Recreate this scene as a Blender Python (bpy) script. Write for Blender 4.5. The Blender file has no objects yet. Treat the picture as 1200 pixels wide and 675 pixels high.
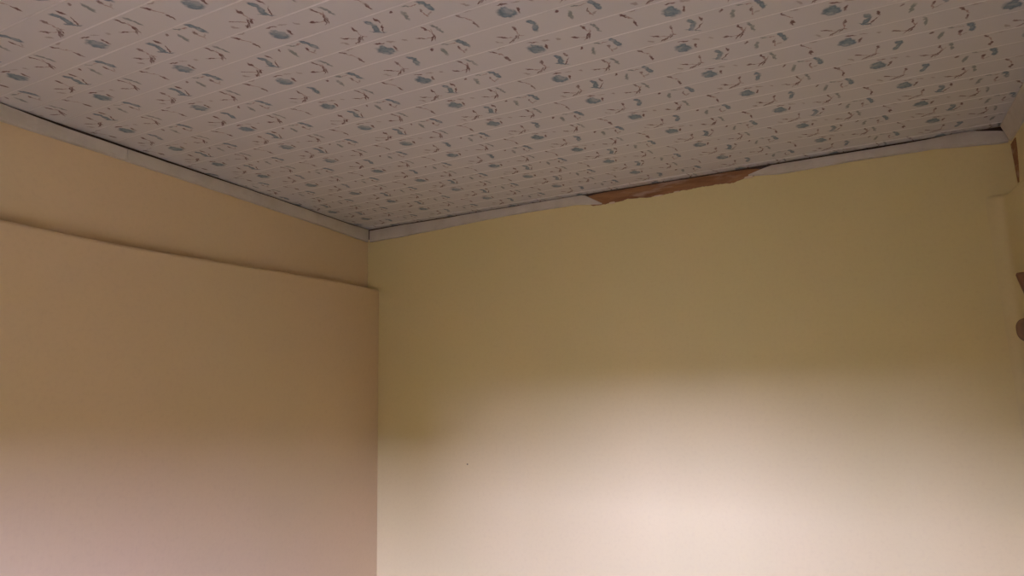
import bpy, bmesh, math, random
from mathutils import Vector, Matrix, noise

# ------------------------------------------------------------------ camera, world, light
scene = bpy.context.scene
col = scene.collection
CAM_Z = 1.70                     # camera height above the floor
CEIL = CAM_Z + 1.0               # underside of the ceiling planks
F_PX = 713.76
YAW, PITCH, ROLL = 0.43396, 0.16130, 0.02749

cam_d = bpy.data.cameras.new('camera')
cam_d.sensor_fit = 'HORIZONTAL'
cam_d.sensor_width = 36.0
cam_d.lens = F_PX / 1200 * 36.0
cam_d.clip_start = 0.02
cam = bpy.data.objects.new('camera', cam_d)
col.objects.link(cam)
R = Matrix.Rotation(YAW, 3, 'Z') @ Matrix.Rotation(PITCH, 3, 'X') @ Matrix.Rotation(ROLL, 3, 'Y')
M3 = Matrix((R.col[0], R.col[2], -R.col[1])).transposed()
cam.matrix_world = Matrix.Translation((0, 0, CAM_Z)) @ M3.to_4x4()
scene.camera = cam

world = bpy.data.worlds.new('world')
scene.world = world
world.use_nodes = True
bg = world.node_tree.nodes['Background']
bg.inputs['Color'].default_value = (0.88, 0.88, 1.70, 1)
bg.inputs['Strength'].default_value = 148.0

scene.view_settings.view_transform = 'Standard'
scene.view_settings.look = 'None'
scene.view_settings.gamma = 1.0
scene.view_settings.use_curve_mapping = False
scene.view_settings.exposure = 0.0

# room measures (x right along the far wall, y towards the far wall)
XL_UP, XL_LOW = -2.377, -2.288
YB = 3.0
YF = -1.6
XR_UP, XR_LOW, SKEW = 0.862, 0.806, 0.08     # right wall at the far corner; it runs slightly inwards
WIN_X0, WIN_X1, WIN_Z0, WIN_Z1 = -1.12, -0.18, 1.0, 1.755
def xr(y, base): return base - SKEW * (YB - y)

# the window opening as a portal, so the sky light is sampled well
pd = bpy.data.lights.new('window_portal', 'AREA')
pd.shape = 'RECTANGLE'; pd.size = WIN_X1 - WIN_X0; pd.size_y = WIN_Z1 - WIN_Z0
pd.cycles.is_portal = True
po = bpy.data.objects.new('window_portal', pd)
po.location = ((WIN_X0 + WIN_X1) / 2, YF - 0.1, (WIN_Z0 + WIN_Z1) / 2)
po.rotation_euler = (math.radians(90), 0, 0)
col.objects.link(po)

# ------------------------------------------------------------------ materials
def new_mat(name):
    m = bpy.data.materials.new(name); m.use_nodes = True
    nt = m.node_tree
    b = nt.nodes['Principled BSDF']
    b.inputs['Roughness'].default_value = 0.85
    b.inputs['Specular IOR Level'].default_value = 0.2
    return m, nt, b

def noise_node(nt, scale, detail=3.0, rough=0.5, stretch=None):
    n = nt.nodes.new('ShaderNodeTexNoise')
    n.inputs['Scale'].default_value = scale
    n.inputs['Detail'].default_value = detail
    n.inputs['Roughness'].default_value = rough
    g = nt.nodes.new('ShaderNodeNewGeometry')
    if stretch:
        mp = nt.nodes.new('ShaderNodeMapping')
        mp.inputs['Scale'].default_value = stretch
        nt.links.new(g.outputs['Position'], mp.inputs['Vector'])
        nt.links.new(mp.outputs['Vector'], n.inputs['Vector'])
    else:
        nt.links.new(g.outputs['Position'], n.inputs['Vector'])
    return n

def mix_rgb(nt, fac, a, b):
    n = nt.nodes.new('ShaderNodeMix'); n.data_type = 'RGBA'
    for sock, val in ((n.inputs[0], fac), (n.inputs[6], a), (n.inputs[7], b)):
        if isinstance(val, bpy.types.NodeSocket): nt.links.new(val, sock)
        elif isinstance(val, (tuple, list)): sock.default_value = (*val, 1) if len(val) == 3 else val
        else: sock.default_value = val
    return n.outputs[2]

def ramp(nt, val, lo, hi, a=0.0, b=1.0):
    n = nt.nodes.new('ShaderNodeMapRange'); n.interpolation_type = 'SMOOTHSTEP'
    n.inputs['From Min'].default_value = lo; n.inputs['From Max'].default_value = hi
    n.inputs['To Min'].default_value = a; n.inputs['To Max'].default_value = b
    nt.links.new(val, n.inputs['Value'])
    return n.outputs['Result']

def bump(nt, b, height, strength, dist=0.002):
    n = nt.nodes.new('ShaderNodeBump')
    n.inputs['Strength'].default_value = strength
    n.inputs['Distance'].default_value = dist
    nt.links.new(height, n.inputs['Height'])
    nt.links.new(n.outputs['Normal'], b.inputs['Normal'])

def wall_paint(name, base, alt):
    m, nt, b = new_mat(name)
    big = noise_node(nt, 1.6, 3)
    fine = noise_node(nt, 60, 4, 0.6)
    fib = noise_node(nt, 90, 3, 0.6, (1, 1, 0.12))
    c1 = mix_rgb(nt, ramp(nt, big.outputs['Fac'], 0.3, 0.7), base, alt)
    dark = tuple(0.93 * v for v in base)
    c2 = mix_rgb(nt, ramp(nt, fine.outputs['Fac'], 0.45, 0.75, 0, 0.5), c1, dark)
    nt.links.new(c2, b.inputs['Base Color'])
    bump(nt, b, fib.outputs['Fac'], 0.25, 0.0015)
    return m

M = {}
M['wall_back'] = wall_paint('ochre_paint_back', (0.72, 0.61, 0.305), (0.70, 0.61, 0.30))
M['wall_left'] = wall_paint('ochre_paint_left', (0.72, 0.56, 0.34), (0.70, 0.56, 0.33))
M['wall_right'] = wall_paint('ochre_paint_right', (0.70, 0.59, 0.305), (0.68, 0.59, 0.30))

def trim_mat():
    m, nt, b = new_mat('chalky_white_trim')
    n1 = noise_node(nt, 9, 4, 0.6)
    n2 = noise_node(nt, 40, 4, 0.7, (0.3, 0.3, 1))
    c = mix_rgb(nt, ramp(nt, n1.outputs['Fac'], 0.4, 0.7), (0.60, 0.555, 0.47), (0.53, 0.485, 0.40))
    c = mix_rgb(nt, ramp(nt, n2.outputs['Fac'], 0.58, 0.8, 0, 0.6), c, (0.45, 0.36, 0.28))
    nt.links.new(c, b.inputs['Base Color'])
    bump(nt, b, n2.outputs['Fac'], 0.3, 0.002)
    return m
M['trim'] = trim_mat()

def bare_mat():
    m, nt, b = new_mat('bare_brown_board')
    n1 = noise_node(nt, 14, 5, 0.65, (0.35, 1, 2.2))
    n2 = noise_node(nt, 10, 4, 0.6, (0.5, 1, 2.5))
    c = mix_rgb(nt, ramp(nt, n1.outputs['Fac'], 0.35, 0.7), (0.33, 0.17, 0.075), (0.22, 0.105, 0.045))
    c = mix_rgb(nt, ramp(nt, n2.outputs['Fac'], 0.52, 0.68, 0, 0.75), c, (0.44, 0.31, 0.21))
    nt.links.new(c, b.inputs['Base Color'])
    bump(nt, b, n1.outputs['Fac'], 0.5, 0.003)
    return m
M['bare'] = bare_mat()

def plain(name, c, rough=0.7, var=0.15, scale=20, stretch=None):
    m, nt, b = new_mat(name)
    n = noise_node(nt, scale, 4, 0.6, stretch)
    nt.links.new(mix_rgb(nt, n.outputs['Fac'], tuple(v * (1 - var) for v in c), tuple(v * (1 + var) for v in c)), b.inputs['Base Color'])
    b.inputs['Roughness'].default_value = rough
    return m
M['flake'] = plain('pale_plaster', (0.72, 0.60, 0.42))
M['peg_red'] = plain('reddish_brown_wood', (0.24, 0.12, 0.06), 0.6, 0.3, 60, (1, 1, 0.2))
M['peg_dark'] = plain('dark_brown_wood', (0.22, 0.13, 0.07), 0.6, 0.3, 60, (1, 1, 0.2))
M['lip'] = plain('plain_white_plastic', (0.80, 0.79, 0.79), 0.4, 0.03)
M['nail'] = plain('dark_iron', (0.05, 0.04, 0.035), 0.5)
M['floor'] = plain('orange_brown_floor_paint', (0.10, 0.07, 0.025), 0.6, 0.1, 4)
M['front'] = plain('pale_front_wall', (0.45, 0.34, 0.18), 0.85, 0.04)
M['frame'] = plain('white_window_paint', (0.75, 0.74, 0.72), 0.4, 0.04)
M['ground'] = plain('grass_ground', (0.10, 0.085, 0.035), 0.9, 0.2, 3)
M['slab'] = plain('grey_boarding', (0.12, 0.09, 0.07), 0.9, 0.1)
M['joint_shade'] = plain('gap_shade', (0.065, 0.045, 0.035), 0.95, 0.3)  # dark brown standing in for the shade inside the trim gap

# --- printed plastic ceiling planks: the flower print repeats every 0.4 m along, 0.2 m (two strips) across
REP = 0.4
STRIP = 0.10152
# (u1, v1, u2, v2, radius_mm, colour): u in metres, v in strips; strip 0 then strip 1
S0 = [(-.992,.20,-.979,.40,8,'T'),(-.981,.40,-.990,.72,9,'T'),(-1.041,.24,-1.042,.42,5,'R'),(-1.042,.42,-1.042,.67,2.2,'r'),
 (-1.102,.50,-1.079,.66,3.6,'R'),(-1.079,.66,-1.059,.74,2,'r'),(-1.047,.66,-1.072,.93,3.4,'R'),(-1.041,.67,-1.055,.86,2.8,'R'),
 (-1.082,.93,-1.066,.82,3,'R'),(-1.117,.70,-1.102,.85,4.5,'g'),(-1.042,.69,-1.032,.76,2,'r'),
 (-.815,.10,-.802,.30,8,'T'),(-.804,.28,-.797,.56,8.5,'T'),(-.827,.40,-.829,.54,4.5,'R'),(-.829,.54,-.824,.78,2.4,'r'),
 (-.864,.09,-.846,.18,3.6,'G'),(-.875,.28,-.879,.65,6.5,'G'),(-.846,.18,-.823,.19,2,'r'),(-.901,.12,-.907,.21,4.2,'R'),(-.822,.71,-.808,.63,3.5,'g')]
S1 = [(-1.042,.46,-1.014,.66,16,'T'),(-1.046,.58,-1.022,.78,11,'T'),(-1.026,.50,-1.010,.74,12,'T'),(-1.030,.36,-1.020,.52,9,'T'),(-1.036,.18,-1.010,.26,3.4,'R'),(-.998,.24,-.976,.32,3.4,'g'),(-.992,.50,-.996,.74,4.4,'R'),
 (-.952,.36,-.944,.44,4.4,'g'),(-.913,.50,-.889,.63,3.4,'R'),(-.889,.63,-.866,.66,2,'r'),(-.854,.44,-.881,.82,3,'R'),(-.856,.52,-.868,.80,3,'R'),
 (-.850,.30,-.863,.62,2,'r'),(-.869,.08,-.862,.30,4.2,'R'),(-.861,.28,-.857,.46,2,'r'),(-.842,.12,-.831,.34,5,'G'),(-.832,.32,-.829,.58,5,'G'),
 (-.757,.06,-.743,.25,4,'R'),(-.743,.25,-.727,.48,2.3,'r'),(-.729,.54,-.726,.81,4.4,'R'),(-.733,.06,-.708,.07,3,'g')]
SK = [(-1.006,.62,-.970,.86,3.4,'T'),(-.962,.18,-.957,.40,4.4,'R'),(-.958,.50,-.980,.84,2.6,'R')]   # only on some panels

def plank_mat():
    m, nt, b = new_mat('flower_printed_plastic')
    b.inputs['Roughness'].default_value = 0.45
    b.inputs['Specular IOR Level'].default_value = 0.35
    L = nt.links.new
    uvn = nt.nodes.new('ShaderNodeUVMap'); uvn.uv_map = 'print'
    nz = nt.nodes.new('ShaderNodeTexNoise'); nz.inputs['Scale'].default_value = 70; nz.inputs['Detail'].default_value = 2
    L(uvn.outputs['UV'], nz.inputs['Vector'])
    sub = nt.nodes.new('ShaderNodeVectorMath'); sub.operation = 'SUBTRACT'; sub.inputs[1].default_value = (.5, .5, .5)
    L(nz.outputs['Color'], sub.inputs[0])
    scl = nt.nodes.new('ShaderNodeVectorMath'); scl.operation = 'MULTIPLY'; scl.inputs[1].default_value = (.017, .017, 0)
    L(sub.outputs[0], scl.inputs[0])
    def wrapped(h):
        w = nt.nodes.new('ShaderNodeVectorMath'); w.operation = 'WRAP'
        w.inputs[1].default_value = (REP, h, 1.0); w.inputs[2].default_value = (0, 0, -1.0)
        L(uvn.outputs['UV'], w.inputs[0])
        a = nt.nodes.new('ShaderNodeVectorMath'); a.operation = 'ADD'
        L(w.outputs[0], a.inputs[0]); L(scl.outputs[0], a.inputs[1])
        return a.outputs[0]
    base_vec = wrapped(2 * STRIP)
    var_vec = wrapped(4 * STRIP)
    chains = {}
    def stroke(vec, u1, v1, u2, v2, r, c):
        dx, dy = u2 - u1, v2 - v1
        ln = math.hypot(dx, dy); ang = math.atan2(dy, dx)
        mp = nt.nodes.new('ShaderNodeMapping'); mp.vector_type = 'TEXTURE'
        mp.inputs['Location'].default_value = ((u1 + u2) / 2, (v1 + v2) / 2, 0)
        mp.inputs['Rotation'].default_value = (0, 0, ang)
        mp.inputs['Scale'].default_value = (ln / 2 + r * 0.6, r, 1)
        L(vec, mp.inputs['Vector'])
        ln_n = nt.nodes.new('ShaderNodeVectorMath'); ln_n.operation = 'LENGTH'
        L(mp.outputs[0], ln_n.inputs[0])
        out = ln_n.outputs['Value']
        if c in chains:
            mn = nt.nodes.new('ShaderNodeMath'); mn.operation = 'MINIMUM'
            L(chains[c], mn.inputs[0]); L(out, mn.inputs[1]); out = mn.outputs[0]
        chains[c] = out
    def add(vec, lst, voff):
        for (u1, v1, u2, v2, r, c) in lst:
            mid = (u1 + u2) / 2
            sh = -math.floor(mid / REP) * REP
            a, d = u1 + sh, u2 + sh
            rr = r * 0.001
            for k in (-REP, 0, REP):
                lo, hi = min(a, d) + k - rr, max(a, d) + k + rr
                if hi > 0 and lo < REP:
                    stroke(vec, a + k, voff + v1 * STRIP, d + k, voff + v2 * STRIP, rr, c)
    add(base_vec, S0, 0); add(base_vec, S1, STRIP); add(var_vec, SK, 2 * STRIP)
    colr = (0.68, 0.675, 0.68)
    wear = nt.nodes.new('ShaderNodeTexNoise'); wear.inputs['Scale'].default_value = 30; wear.inputs['Detail'].default_value = 3
    L(uvn.outputs['UV'], wear.inputs['Vector'])
    tints = {'g': (0.45, 0.41, 0.40), 'r': (0.42, 0.31, 0.29), 'G': (0.27, 0.31, 0.31), 'R': (0.16, 0.075, 0.07), 'T': (0.085, 0.17, 0.24)}
    for c in ('g', 'r', 'G', 'T', 'R'):
        mask = ramp(nt, chains[c], 0.55, 1.25, 0.95, 0.0)
        tint = tints[c]
        if c == 'T':
            tint = mix_rgb(nt, ramp(nt, chains[c], 0.25, 0.75, 0.75, 0.0), tint, (0.27, 0.36, 0.43))
        mul = nt.nodes.new('ShaderNodeMath'); mul.operation = 'MULTIPLY'
        L(mask, mul.inputs[0]); L(ramp(nt, wear.outputs['Fac'], 0.3, 0.55, 0.6, 1.0), mul.inputs[1])
        colr = mix_rgb(nt, mul.outputs[0], colr, tint)
    L(colr, b.inputs['Base Color'])
    return m
M['plank'] = plank_mat()

# ------------------------------------------------------------------ helpers
def link(name, me, mat, parent=None):
    if mat: me.materials.append(mat)
    o = bpy.data.objects.new(name, me); col.objects.link(o)
    if parent: o.parent = parent
    return o
def mesh(name, verts, faces, mat, parent=None, smooth=False):
    me = bpy.data.meshes.new(name); me.from_pydata([tuple(v) for v in verts], [], faces)
    bm = bmesh.new(); bm.from_mesh(me); bmesh.ops.recalc_face_normals(bm, faces=bm.faces); bm.to_mesh(me); bm.free()
    if smooth:
        for p in me.polygons: p.use_smooth = True
        me.set_sharp_from_angle(angle=math.radians(38))
    return link(name, me, mat, parent)
def box(name, lo, hi, mat, parent=None):
    (x0, y0, z0), (x1, y1, z1) = lo, hi
    v = [(x0,y0,z0),(x1,y0,z0),(x1,y1,z0),(x0,y1,z0),(x0,y0,z1),(x1,y0,z1),(x1,y1,z1),(x0,y1,z1)]
    f = [(0,3,2,1),(4,5,6,7),(0,1,5,4),(1,2,6,5),(2,3,7,6),(3,0,4,7)]
    return mesh(name, v, f, mat, parent)
def loft(name, rings, mat, parent=None, smooth=False):
    """closed cross-sections joined into one solid"""
    n = len(rings[0]); v = [p for r in rings for p in r]; f = []
    for i in range(len(rings) - 1):
        for j in range(n):
            a, b = i * n + j, i * n + (j + 1) % n
            f.append((a, b, b + n, a + n))
    f.append(tuple(range(n))); f.append(tuple(range((len(rings) - 1) * n, len(rings) * n)))
    return mesh(name, v, f, mat, parent, smooth)
def interp(tab, t):
    if t <= tab[0][0]: return tab[0][1]
    for (a, va), (b, vb) in zip(tab, tab[1:]):
        if t <= b: return va + (vb - va) * (t - a) / (b - a)
    return tab[-1][1]
def nz(x, s, seed=0.0): return noise.noise(Vector((x * s, seed, 3.7)))
def structure(o, label, cat):
    o['kind'] = 'structure'; o['label'] = label; o['category'] = cat; return o
def frange(a, b, n): return [a + (b - a) * i / n for i in range(n + 1)]

# ------------------------------------------------------------------ the room
floor = structure(box('floor', (-2.65, YF - .2, -.08), (1.2, YB + .2, 0), M['floor']), 'orange-brown painted floor below the walls', 'floor')

wall_back = structure(box('wall_back', (-2.65, YB, 0), (1.2, YB + .2, CEIL + .08), M['wall_back']),
    'ochre-yellow painted wall facing the camera under the flowered ceiling', 'wall')

# left wall: a recessed upper band, and a thicker lower part that ends in a soft ledge
wall_left = structure(box('wall_left', (-2.65, YF - .2, 0), (XL_UP, YB, CEIL + .08), M['wall_left']),
    'peach-ochre wall on the left with a recessed band under the ceiling', 'wall')
LEDGE_L = [(-1.6,.585),(0.9,.5835),(1.03,.582),(1.178,.5785),(1.35,.577),(1.513,.5785),(1.707,.5835),(2.217,.5995),(2.657,.612),(2.947,.6125),(3.0,.612)]
def ledge_rings(ys, xup, xlow, ztab, sgn, wob):
    rings = []
    for y in ys:
        z = CAM_Z + interp(ztab, y) + 0.0022 * nz(y, 6, 1) + 0.001 * nz(y, 19, 2)
        xu, xl = xup(y), xlow(y) + wob * nz(y, 1.3, 4)
        r = 0.016
        prof = [(xu, 0.0), (xu, z + 0.004)]
        for k in range(5):
            t = math.radians(90 - 22.5 * k)
            prof.append((xl - sgn * r + sgn * r * math.cos(t), z - r + r * math.sin(t)))
        for k in (0.25, 0.55, 0.8): prof.append((xl + wob * nz(y + k * 3, 1.7, 9), (z - r) * (1 - k)))
        prof.append((xl, 0.0))
        rings.append([(px, y, pz) for px, pz in prof])
    return rings
low_left = loft('lower_wall', ledge_rings(frange(YF, YB, 120), lambda y: XL_UP, lambda y: XL_LOW, LEDGE_L, 1, 0.002), M['wall_left'], wall_left, True)
low_left['label'] = 'thicker lower part of the wall ending in a ledge'

# right wall: the same build, running slightly inwards towards the camera
v = []
for z in (0, CEIL + .08):
    v += [(xr(YF - .2, XR_UP), YF - .2, z), (xr(YB, XR_UP), YB, z), (1.2, YB, z), (1.2, YF - .2, z)]
wall_right = structure(mesh('wall_right', v, [(0,1,2,3),(4,5,6,7),(0,1,5,4),(1,2,6,5),(2,3,7,6),(3,0,4,7)], M['wall_right']),
    'ochre wall at the right edge of the photo beside the corner', 'wall')
LEDGE_R = [(-1.6,.66),(2.6,.68),(2.9,.70),(3.0,.715)]
def cove(y, r=.055):          # the plaster runs into the far wall in a soft hollow curve
    d = max(YB - y, 0.0)
    return xr(y, XR_LOW) - (r - math.sqrt(max(r * r - (r - d) ** 2, 0)) if d < r else 0)
low_right = loft('lower_wall', ledge_rings(frange(YF, YB - .06, 80) + [YB - .055 * (1 - math.sin(math.pi / 2 * k / 12)) for k in range(1, 12)] + [YB], lambda y: xr(y, XR_UP), lambda y: cove(y), LEDGE_R, -1, 0.002), M['wall_right'], wall_right, True)
low_right['label'] = 'thicker lower part of the wall ending in a rounded ledge'

# front wall behind the camera with the window the daylight comes through
def holed(name, x0, x1, z0, z1, hx0, hx1, hz0, hz1, y0, y1, mat):
    v = []
    for y in (y0, y1):
        v += [(x0,y,z0),(x1,y,z0),(x1,y,z1),(x0,y,z1),(hx0,y,hz0),(hx1,y,hz0),(hx1,y,hz1),(hx0,y,hz1)]
    f = []
    for o in (0, 8):
        f += [(o,o+1,o+5,o+4),(o+1,o+2,o+6,o+5),(o+2,o+3,o+7,o+6),(o+3,o,o+4,o+7)]
    for a, b in ((0,1),(1,2),(2,3),(3,0),(4,5),(5,6),(6,7),(7,4)): f.append((a, b, b + 8, a + 8))
    return mesh(name, v, f, mat)
wall_front = structure(holed('wall_front', -2.65, 1.2, 0, CEIL + .08, WIN_X0, WIN_X1, WIN_Z0, WIN_Z1, YF - .2, YF, M['front']),
    'pale wall behind the camera with a window opening', 'wall')
win = structure(holed('window_1', WIN_X0, WIN_X1, WIN_Z0, WIN_Z1, WIN_X0 + .05, WIN_X1 - .05, WIN_Z0 + .05, WIN_Z1 - .05, YF - .16, YF - .10, M['frame']),
    'white window frame in the wall behind the camera', 'window')
xm = (WIN_X0 + WIN_X1) / 2
box('mullion', (xm - .025, YF - .155, WIN_Z0 + .05), (xm + .025, YF - .105, WIN_Z1 - .05), M['frame'], win)
box('window_sill', (WIN_X0 + .002, YF - .09, WIN_Z0), (WIN_X1 - .002, YF + .06, WIN_Z0 + .03), M['frame'], win)
structure(box('ground_outside', (-80, -160, -.5), (80, YF - .21, -.4), M['ground']), 'open ground outside the window behind the camera', 'ground')

blocker = structure(box('sky_blocker', (0.60, -10.3, -.4), (3.0, -10, 2.06), M['ground']), 'tall unseen wall added outside the window to block sky light', 'wall')  # three unseen outdoor walls, added to keep low sky light off the room
box('blocker_cap', (0.55, -10.35, 2.06), (3.05, -9.95, 2.13), M['slab'], blocker)

blocker3 = structure(box('sky_blocker', (3.06, -10.3, -.4), (14, -10, 1.86), M['ground']), 'long low unseen wall added outside the window to block sky light', 'wall')
box('blocker_cap', (3.06, -10.35, 1.86), (14.05, -9.95, 1.93), M['slab'], blocker3)
blocker2 = structure(box('sky_blocker', (-14, -10.3, -.4), (-2.4, -10, 1.95), M['ground']), 'lower unseen wall added outside the window to block sky light', 'wall')
box('blocker_cap', (-14.05, -10.35, 1.95), (-2.35, -9.95, 2.02), M['slab'], blocker2)

# ceiling: boarding above, printed planks below it, each plank its own piece
ceiling = structure(box('ceiling', (-2.65, YF - .2, CEIL + .016), (1.2, YB + .2, CEIL + .08), M['slab']),
    'white plank ceiling printed with small blue flowers and brown twigs', 'ceiling')
Y0 = 0.90425
rng = random.Random(5)
offs = {0: .186, 1: 0, 2: 0, 3: 0, 4: .05, 5: .15, 6: .25, 7: .33, 8: .40, 9: .46}
vari = {0: 1, 3: 1}
def plank(k, ya, yb, drop=0.0):
    pair = (k - 1) // 2
    odd = (k - 1) % 2
    off = offs.get(pair, None)
    if off is None: off = random.Random(pair * 7 + 3).random() * REP
    var = vari.get(pair, 1 if random.Random(pair).random() < .4 else 0)
    g, d = 0.0038, 0.0030          # bevelled seam: width and depth
    prof = [(ya + .0006, CEIL + d + .006), (ya + .0006, CEIL + d), (ya + g, CEIL - drop), (yb - .0012, CEIL - drop), (yb - .0006, CEIL + .002), (yb - .0006, CEIL + d + .006)]
    xa, xb = XL_UP + .003, xr((ya + yb) / 2, XR_UP) - .004
    bm = bmesh.new(); uvl = bm.loops.layers.uv.new('print')
    ra = [bm.verts.new((xa, y, z)) for y, z in prof]; rb = [bm.verts.new((xb, y, z)) for y, z in prof]
    n = len(prof)
    for j in range(n): bm.faces.new((ra[j], ra[(j+1) % n], rb[(j+1) % n], rb[j]))
    bm.faces.new(ra[::-1]); bm.faces.new(rb)
    bmesh.ops.recalc_face_normals(bm, faces=bm.faces)
    for f in bm.faces:
        for l in f.loops:
            vv = (l.vert.co.y - (Y0 + k * STRIP)) + odd * STRIP + var * 2 * STRIP
            l[uvl].uv = (l.vert.co.x - off, min(max(vv, (odd + 2 * var) * STRIP + .0002), (odd + 1 + 2 * var) * STRIP - .0002))
    me = bpy.data.meshes.new('plank'); bm.to_mesh(me); bm.free()
    o = link('plank', me, M['plank'], ceiling)
    me.materials.append(M['lip'])                   # the plain white seam lip carries no print
    for p in me.polygons:
        if p.normal.y < -.3 and p.normal.z < -.3: p.material_index = 1
    return o
for k in range(-24, 20):
    ya = Y0 + k * STRIP
    if ya + STRIP > YF: plank(k, max(ya, YF + .001), ya + STRIP)
plank(20, Y0 + 20 * STRIP + .011, YB - .003)

# ------------------------------------------------------------------ trim strips under the ceiling
def strip(name, pts, up, lo, face, back, mat, parent=None):
    """pts: parameters along; up/lo: height functions; face/back: functions -> (x, y) of the front and the wall side"""
    rings = []
    for t in pts:
        (fx, fy), (bx, by) = face(t), back(t)
        zt, zb = CAM_Z + up(t), CAM_Z + lo(t)
        c = 0.0025
        rings.append([(bx, by, zb), (fx + (bx - fx) * .3, fy + (by - fy) * .3, zb), (fx, fy, zb + c), (fx, fy, zt - c), (fx + (bx - fx) * .3, fy + (by - fy) * .3, zt), (bx, by, zt)])
    return loft(name, rings, mat, parent)
gapl = [(-1.6,.992),(1.0,.996),(1.12,.991),(1.2,.988),(1.3,.987),(1.6,.988),(1.9,.991),(2.3,.9935),(2.7,.992),(2.84,.9925),(2.9,.998),(2.985,.999)]
def trim(o, label): return structure(o, label, 'trim')
def left_strip(name, a, b, seed):
    return strip(name, frange(a, b, int((b - a) / .02) + 2), lambda t: interp(gapl, t) + .0015 * nz(t, 14, seed), 
        lambda t: interp([(-1.6,.935),(1.0,.934),(1.3,.938),(1.65,.936),(2.1,.933),(2.73,.925),(2.98,.917)], t) + .002 * nz(t, 9, seed + 5),
        lambda t: (-2.360 + .002 * nz(t, 3, seed), t), lambda t: (XL_UP + .0005, t), M['trim'])
trim(left_strip('trim_1', 1.462, 2.985, 1), 'long chalky white trim strip under the ceiling on the left wall')
trim(left_strip('trim_5', YF + .01, 1.458, 7), 'short length of white trim strip at the left edge of the photo')
backlo = [(-2.36,.917),(-2.1,.922),(-1.75,.936),(-1.4,.950),(-1.0,.950),(-.91,.936),(-.85,.930)]
trim(strip('trim_2', frange(-2.355, -.855, 84), lambda t: interp([(-2.35,.990),(-2.1,.994),(-1.8,.993),(-1.6,.996),(-1.3,.996),(-1.1,.9985),(-.93,.996)], t) + .001 * nz(t, 15, 3) - max(0, (t + .95)) * .62,
    lambda t: interp(backlo, t) + .0018 * nz(t, 11, 8), lambda t: (t, YB - .014 + .001 * nz(t, 4, 3)), lambda t: (t, YB - .0005), M['trim']),
    'white trim strip under the ceiling running right from the left corner')
trim(strip('trim_3', frange(-.135, .852, 66), lambda t: interp([(-.135,.963),(-.08,.979),(-.03,.991),(.4,.990),(.58,.992),(.66,.9985),(.74,.998),(.77,.990),(.82,.982),(.852,.972)], t) + .001 * nz(t, 15, 5),
    lambda t: interp([(-.135,.957),(-.08,.953),(0,.944),(.3,.950),(.6,.947),(.82,.928)], t) + .0018 * nz(t, 11, 2), lambda t: (t, YB - .018), lambda t: (t, YB - .0005), M['trim']),
    'white trim strip under the ceiling between the bare patch and the right corner')
# right trim leans out from the wall to the ceiling
def right_trim():
    rings = []
    for y in frange(YF + .01, 2.968, 60):
        x = xr(y, XR_UP); zt = CEIL - .004 + .0015 * nz(y, 12, 2); zb = CEIL - .075 + .003 * nz(y, 10, 6)
        rings.append([(x - .0005, y, zb), (x - .008, y, zb), (x - .030, y, zt - .006), (x - .030, y, zt), (x - .0005, y, zt)])
    return loft('trim_4', rings, M['trim'])
trim(right_trim(), 'white trim strip running up the right edge of the photo')

# dark strips that paint the shade in the open gap between trim and ceiling
def joint_shade(lo, hi, parent): box('gap_shade_strip', lo, hi, M['joint_shade'], parent)
joint_shade((XL_UP - .001, YF + .01, CAM_Z + .976), (XL_UP + .0035, YB - .001, CEIL - .0005), wall_left)
joint_shade((XL_UP + .004, YB - .0035, CAM_Z + .980), (XR_UP - .001, YB + .001, CEIL - .0005), wall_back)
joint_shade((XL_UP + .004, YB - .0055, CAM_Z + .935), (XL_UP + .034, YB - .0036, CAM_Z + .992), wall_back)
joint_shade((XR_UP - .045, YB - .0045, CAM_Z + .945), (XR_UP - .006, YB - .0036, CAM_Z + .997), wall_back)

# ------------------------------------------------------------------ worn spots of the walls
def ragged(name, pts_up, pts_lo, place, depth, mat, parent):
    """plate with an irregular outline: two rows of the outline, with thickness"""
    n = len(pts_up); v = []
    for row in (pts_lo, pts_up): v += [place(a, b, 0) for a, b in row]
    for row in (pts_lo, pts_up): v += [place(a, b, depth) for a, b in row]
    f = []
    for i in range(n - 1):
        f.append((i, i+1, n+i+1, n+i)); f.append((2*n+i, 2*n+i+1, 3*n+i+1, 3*n+i))
        f.append((i, i+1, 2*n+i+1, 2*n+i)); f.append((n+i, n+i+1, 3*n+i+1, 3*n+i))
    f.append((0, n, 3*n, 2*n)); f.append((n-1, 2*n-1, 4*n-1, 3*n-1))
    return mesh(name, v, f, mat, parent)
onback = lambda a, b, d: (a, YB - .0004 - d, CAM_Z + b)
xs = frange(-.965, -.035, 110)
rr = random.Random(11)
lo_tab = [(-.97,.968),(-.93,.948),(-.905,.930),(-.80,.931),(-.72,.940),(-.60,.930),(-.45,.940),(-.30,.943),(-.22,.938),(-.12,.955),(-.035,.965)]
up_tab = [(-.97,.972),(-.93,.985),(-.88,.992),(-.2,.993),(-.1,.988),(-.06,.978),(-.035,.968)]
lo = [(x, interp(lo_tab, x) + .004 * nz(x, 22, 1) + .0015 * rr.uniform(-1, 1)) for x in xs]
up = [(x, max(interp(up_tab, x) + .002 * nz(x, 18, 6), interp(lo_tab, x) + .008)) for x in xs]
bp = ragged('bare_patch', up, lo, onback, .0065, M['bare'], wall_back)
bp['label'] = 'bare brown board where the white trim has broken away'
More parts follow.
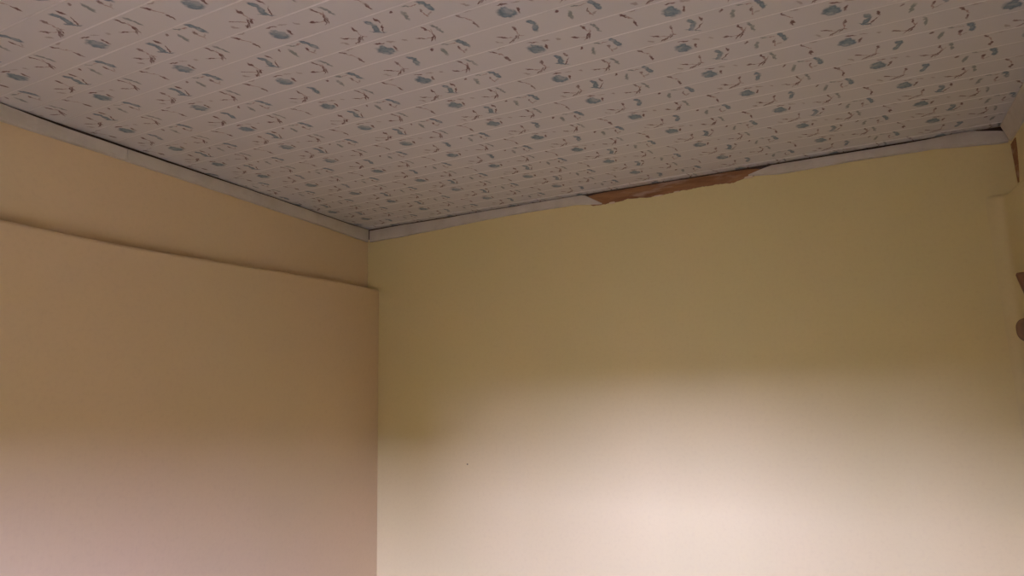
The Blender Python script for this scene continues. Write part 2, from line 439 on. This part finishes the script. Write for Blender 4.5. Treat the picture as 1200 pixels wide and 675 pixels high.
def flake(x, z, w, h, seed):
    r = random.Random(seed); n = 7; v = []
    for d in (0, .006):
        for i in range(n):
            a = 2 * math.pi * i / n; q = r.uniform(.7, 1.1) if d == 0 else .8
            v.append((x + w * q * math.cos(a), YB - .008 - d, CAM_Z + z + h * q * math.sin(a)))
    f = [tuple(range(n)), tuple(range(n, 2*n))] + [(i, (i+1) % n, n + (i+1) % n, n + i) for i in range(n)]
    mesh('plaster_flake', v, f, M['flake'], wall_back)
flake(-.80, .929, .022, .006, 1); flake(-.135, .951, .024, .006, 2); flake(-.56, .929, .03, .003, 3); flake(-.47, .935, .02, .0025, 4)

# torn strip in the right corner above the ledge
onright = lambda a, b, d: (xr(a, XR_UP) - .0004 - d, a, CAM_Z + b)
zs = frange(0, 1, 14)
lo = [(2.988 - .012 * t + .003 * nz(t, 7, 1), .915 - t * .165) for t in zs]
up = [(2.905 + .055 * t ** 1.6 + .006 * nz(t, 6, 3), .915 - t * .165) for t in zs]
tp = ragged('torn_patch', up, lo, onright, .003, M['bare'], wall_right)
tp['label'] = 'brown strip where the paper is torn off in the corner'

# ------------------------------------------------------------------ small things
def lathe_x(name, prof, cx, cy, cz, sy, sz, mat, seg=20):
    """rounded body whose axis points away from the right wall (towards -x)"""
    rings = []
    for d, r in prof:
        rings.append([(cx - d, cy + sy * r * math.cos(2 * math.pi * i / seg), cz + sz * r * math.sin(2 * math.pi * i / seg)) for i in range(seg)])
    return loft(name, rings, mat, None, True)
def wall_peg(z0, z1, prot, yc, half, mat, label):
    """wooden peg fixed to the right wall: rounded section, projection prot(t) along its height"""
    rings = []
    for t in frange(0, 1, 14):
        z = CAM_Z + z0 + (z1 - z0) * t; p = prot(t); ring = []
        for i in range(13):
            a = math.pi * i / 12
            y = yc + half * math.cos(a) * min(1, .75 + 4 * t * (1 - t))
            ring.append((xr(y, XR_LOW) - p * math.sin(a) ** .7 - .0005, y, z))
        ring.append((xr(yc - half, XR_LOW) + .0015, yc - half, z)); ring.append((xr(yc + half, XR_LOW) + .0015, yc + half, z))
        rings.append(ring)
    o = loft('wall_peg', rings, mat, None, True)
    o['label'] = label; o['category'] = 'peg'; o['group'] = 'wooden pegs on the right wall'
    return o
wall_peg(.283, .372, lambda t: .004 + .022 * t ** .8 * (1 if t < .95 else .75), 2.85, .022, M['peg_red'],
    'reddish-brown wooden peg, upper of the two at the right edge of the photo')
wall_peg(.103, .203, lambda t: .018 + .032 * (1 - abs(2 * t - 1.1) ** 3.0) if t < 1 else .02, 2.85, .026, M['peg_dark'],
    'dark brown rounded wooden peg, lower of the two at the right edge')

def nail(x, z):
    n = 10; v = []
    for d, r in ((-.004, .0025), (.001, .0035), (.003, .0028)):
        v += [(x + r * math.cos(2 * math.pi * i / n), YB - d, CAM_Z + z + r * math.sin(2 * math.pi * i / n)) for i in range(n)]
    f = [tuple(range(n)), tuple(range(2*n, 3*n))]
    for k in (0, n): f += [(k + i, k + (i+1) % n, k + n + (i+1) % n, k + n + i) for i in range(n)]
    o = mesh('nail', v, f, M['nail'])
    o['label'] = 'tiny dark nail head in the pale lower part of the far wall'; o['category'] = 'nail'
nail(-1.687, -.408)
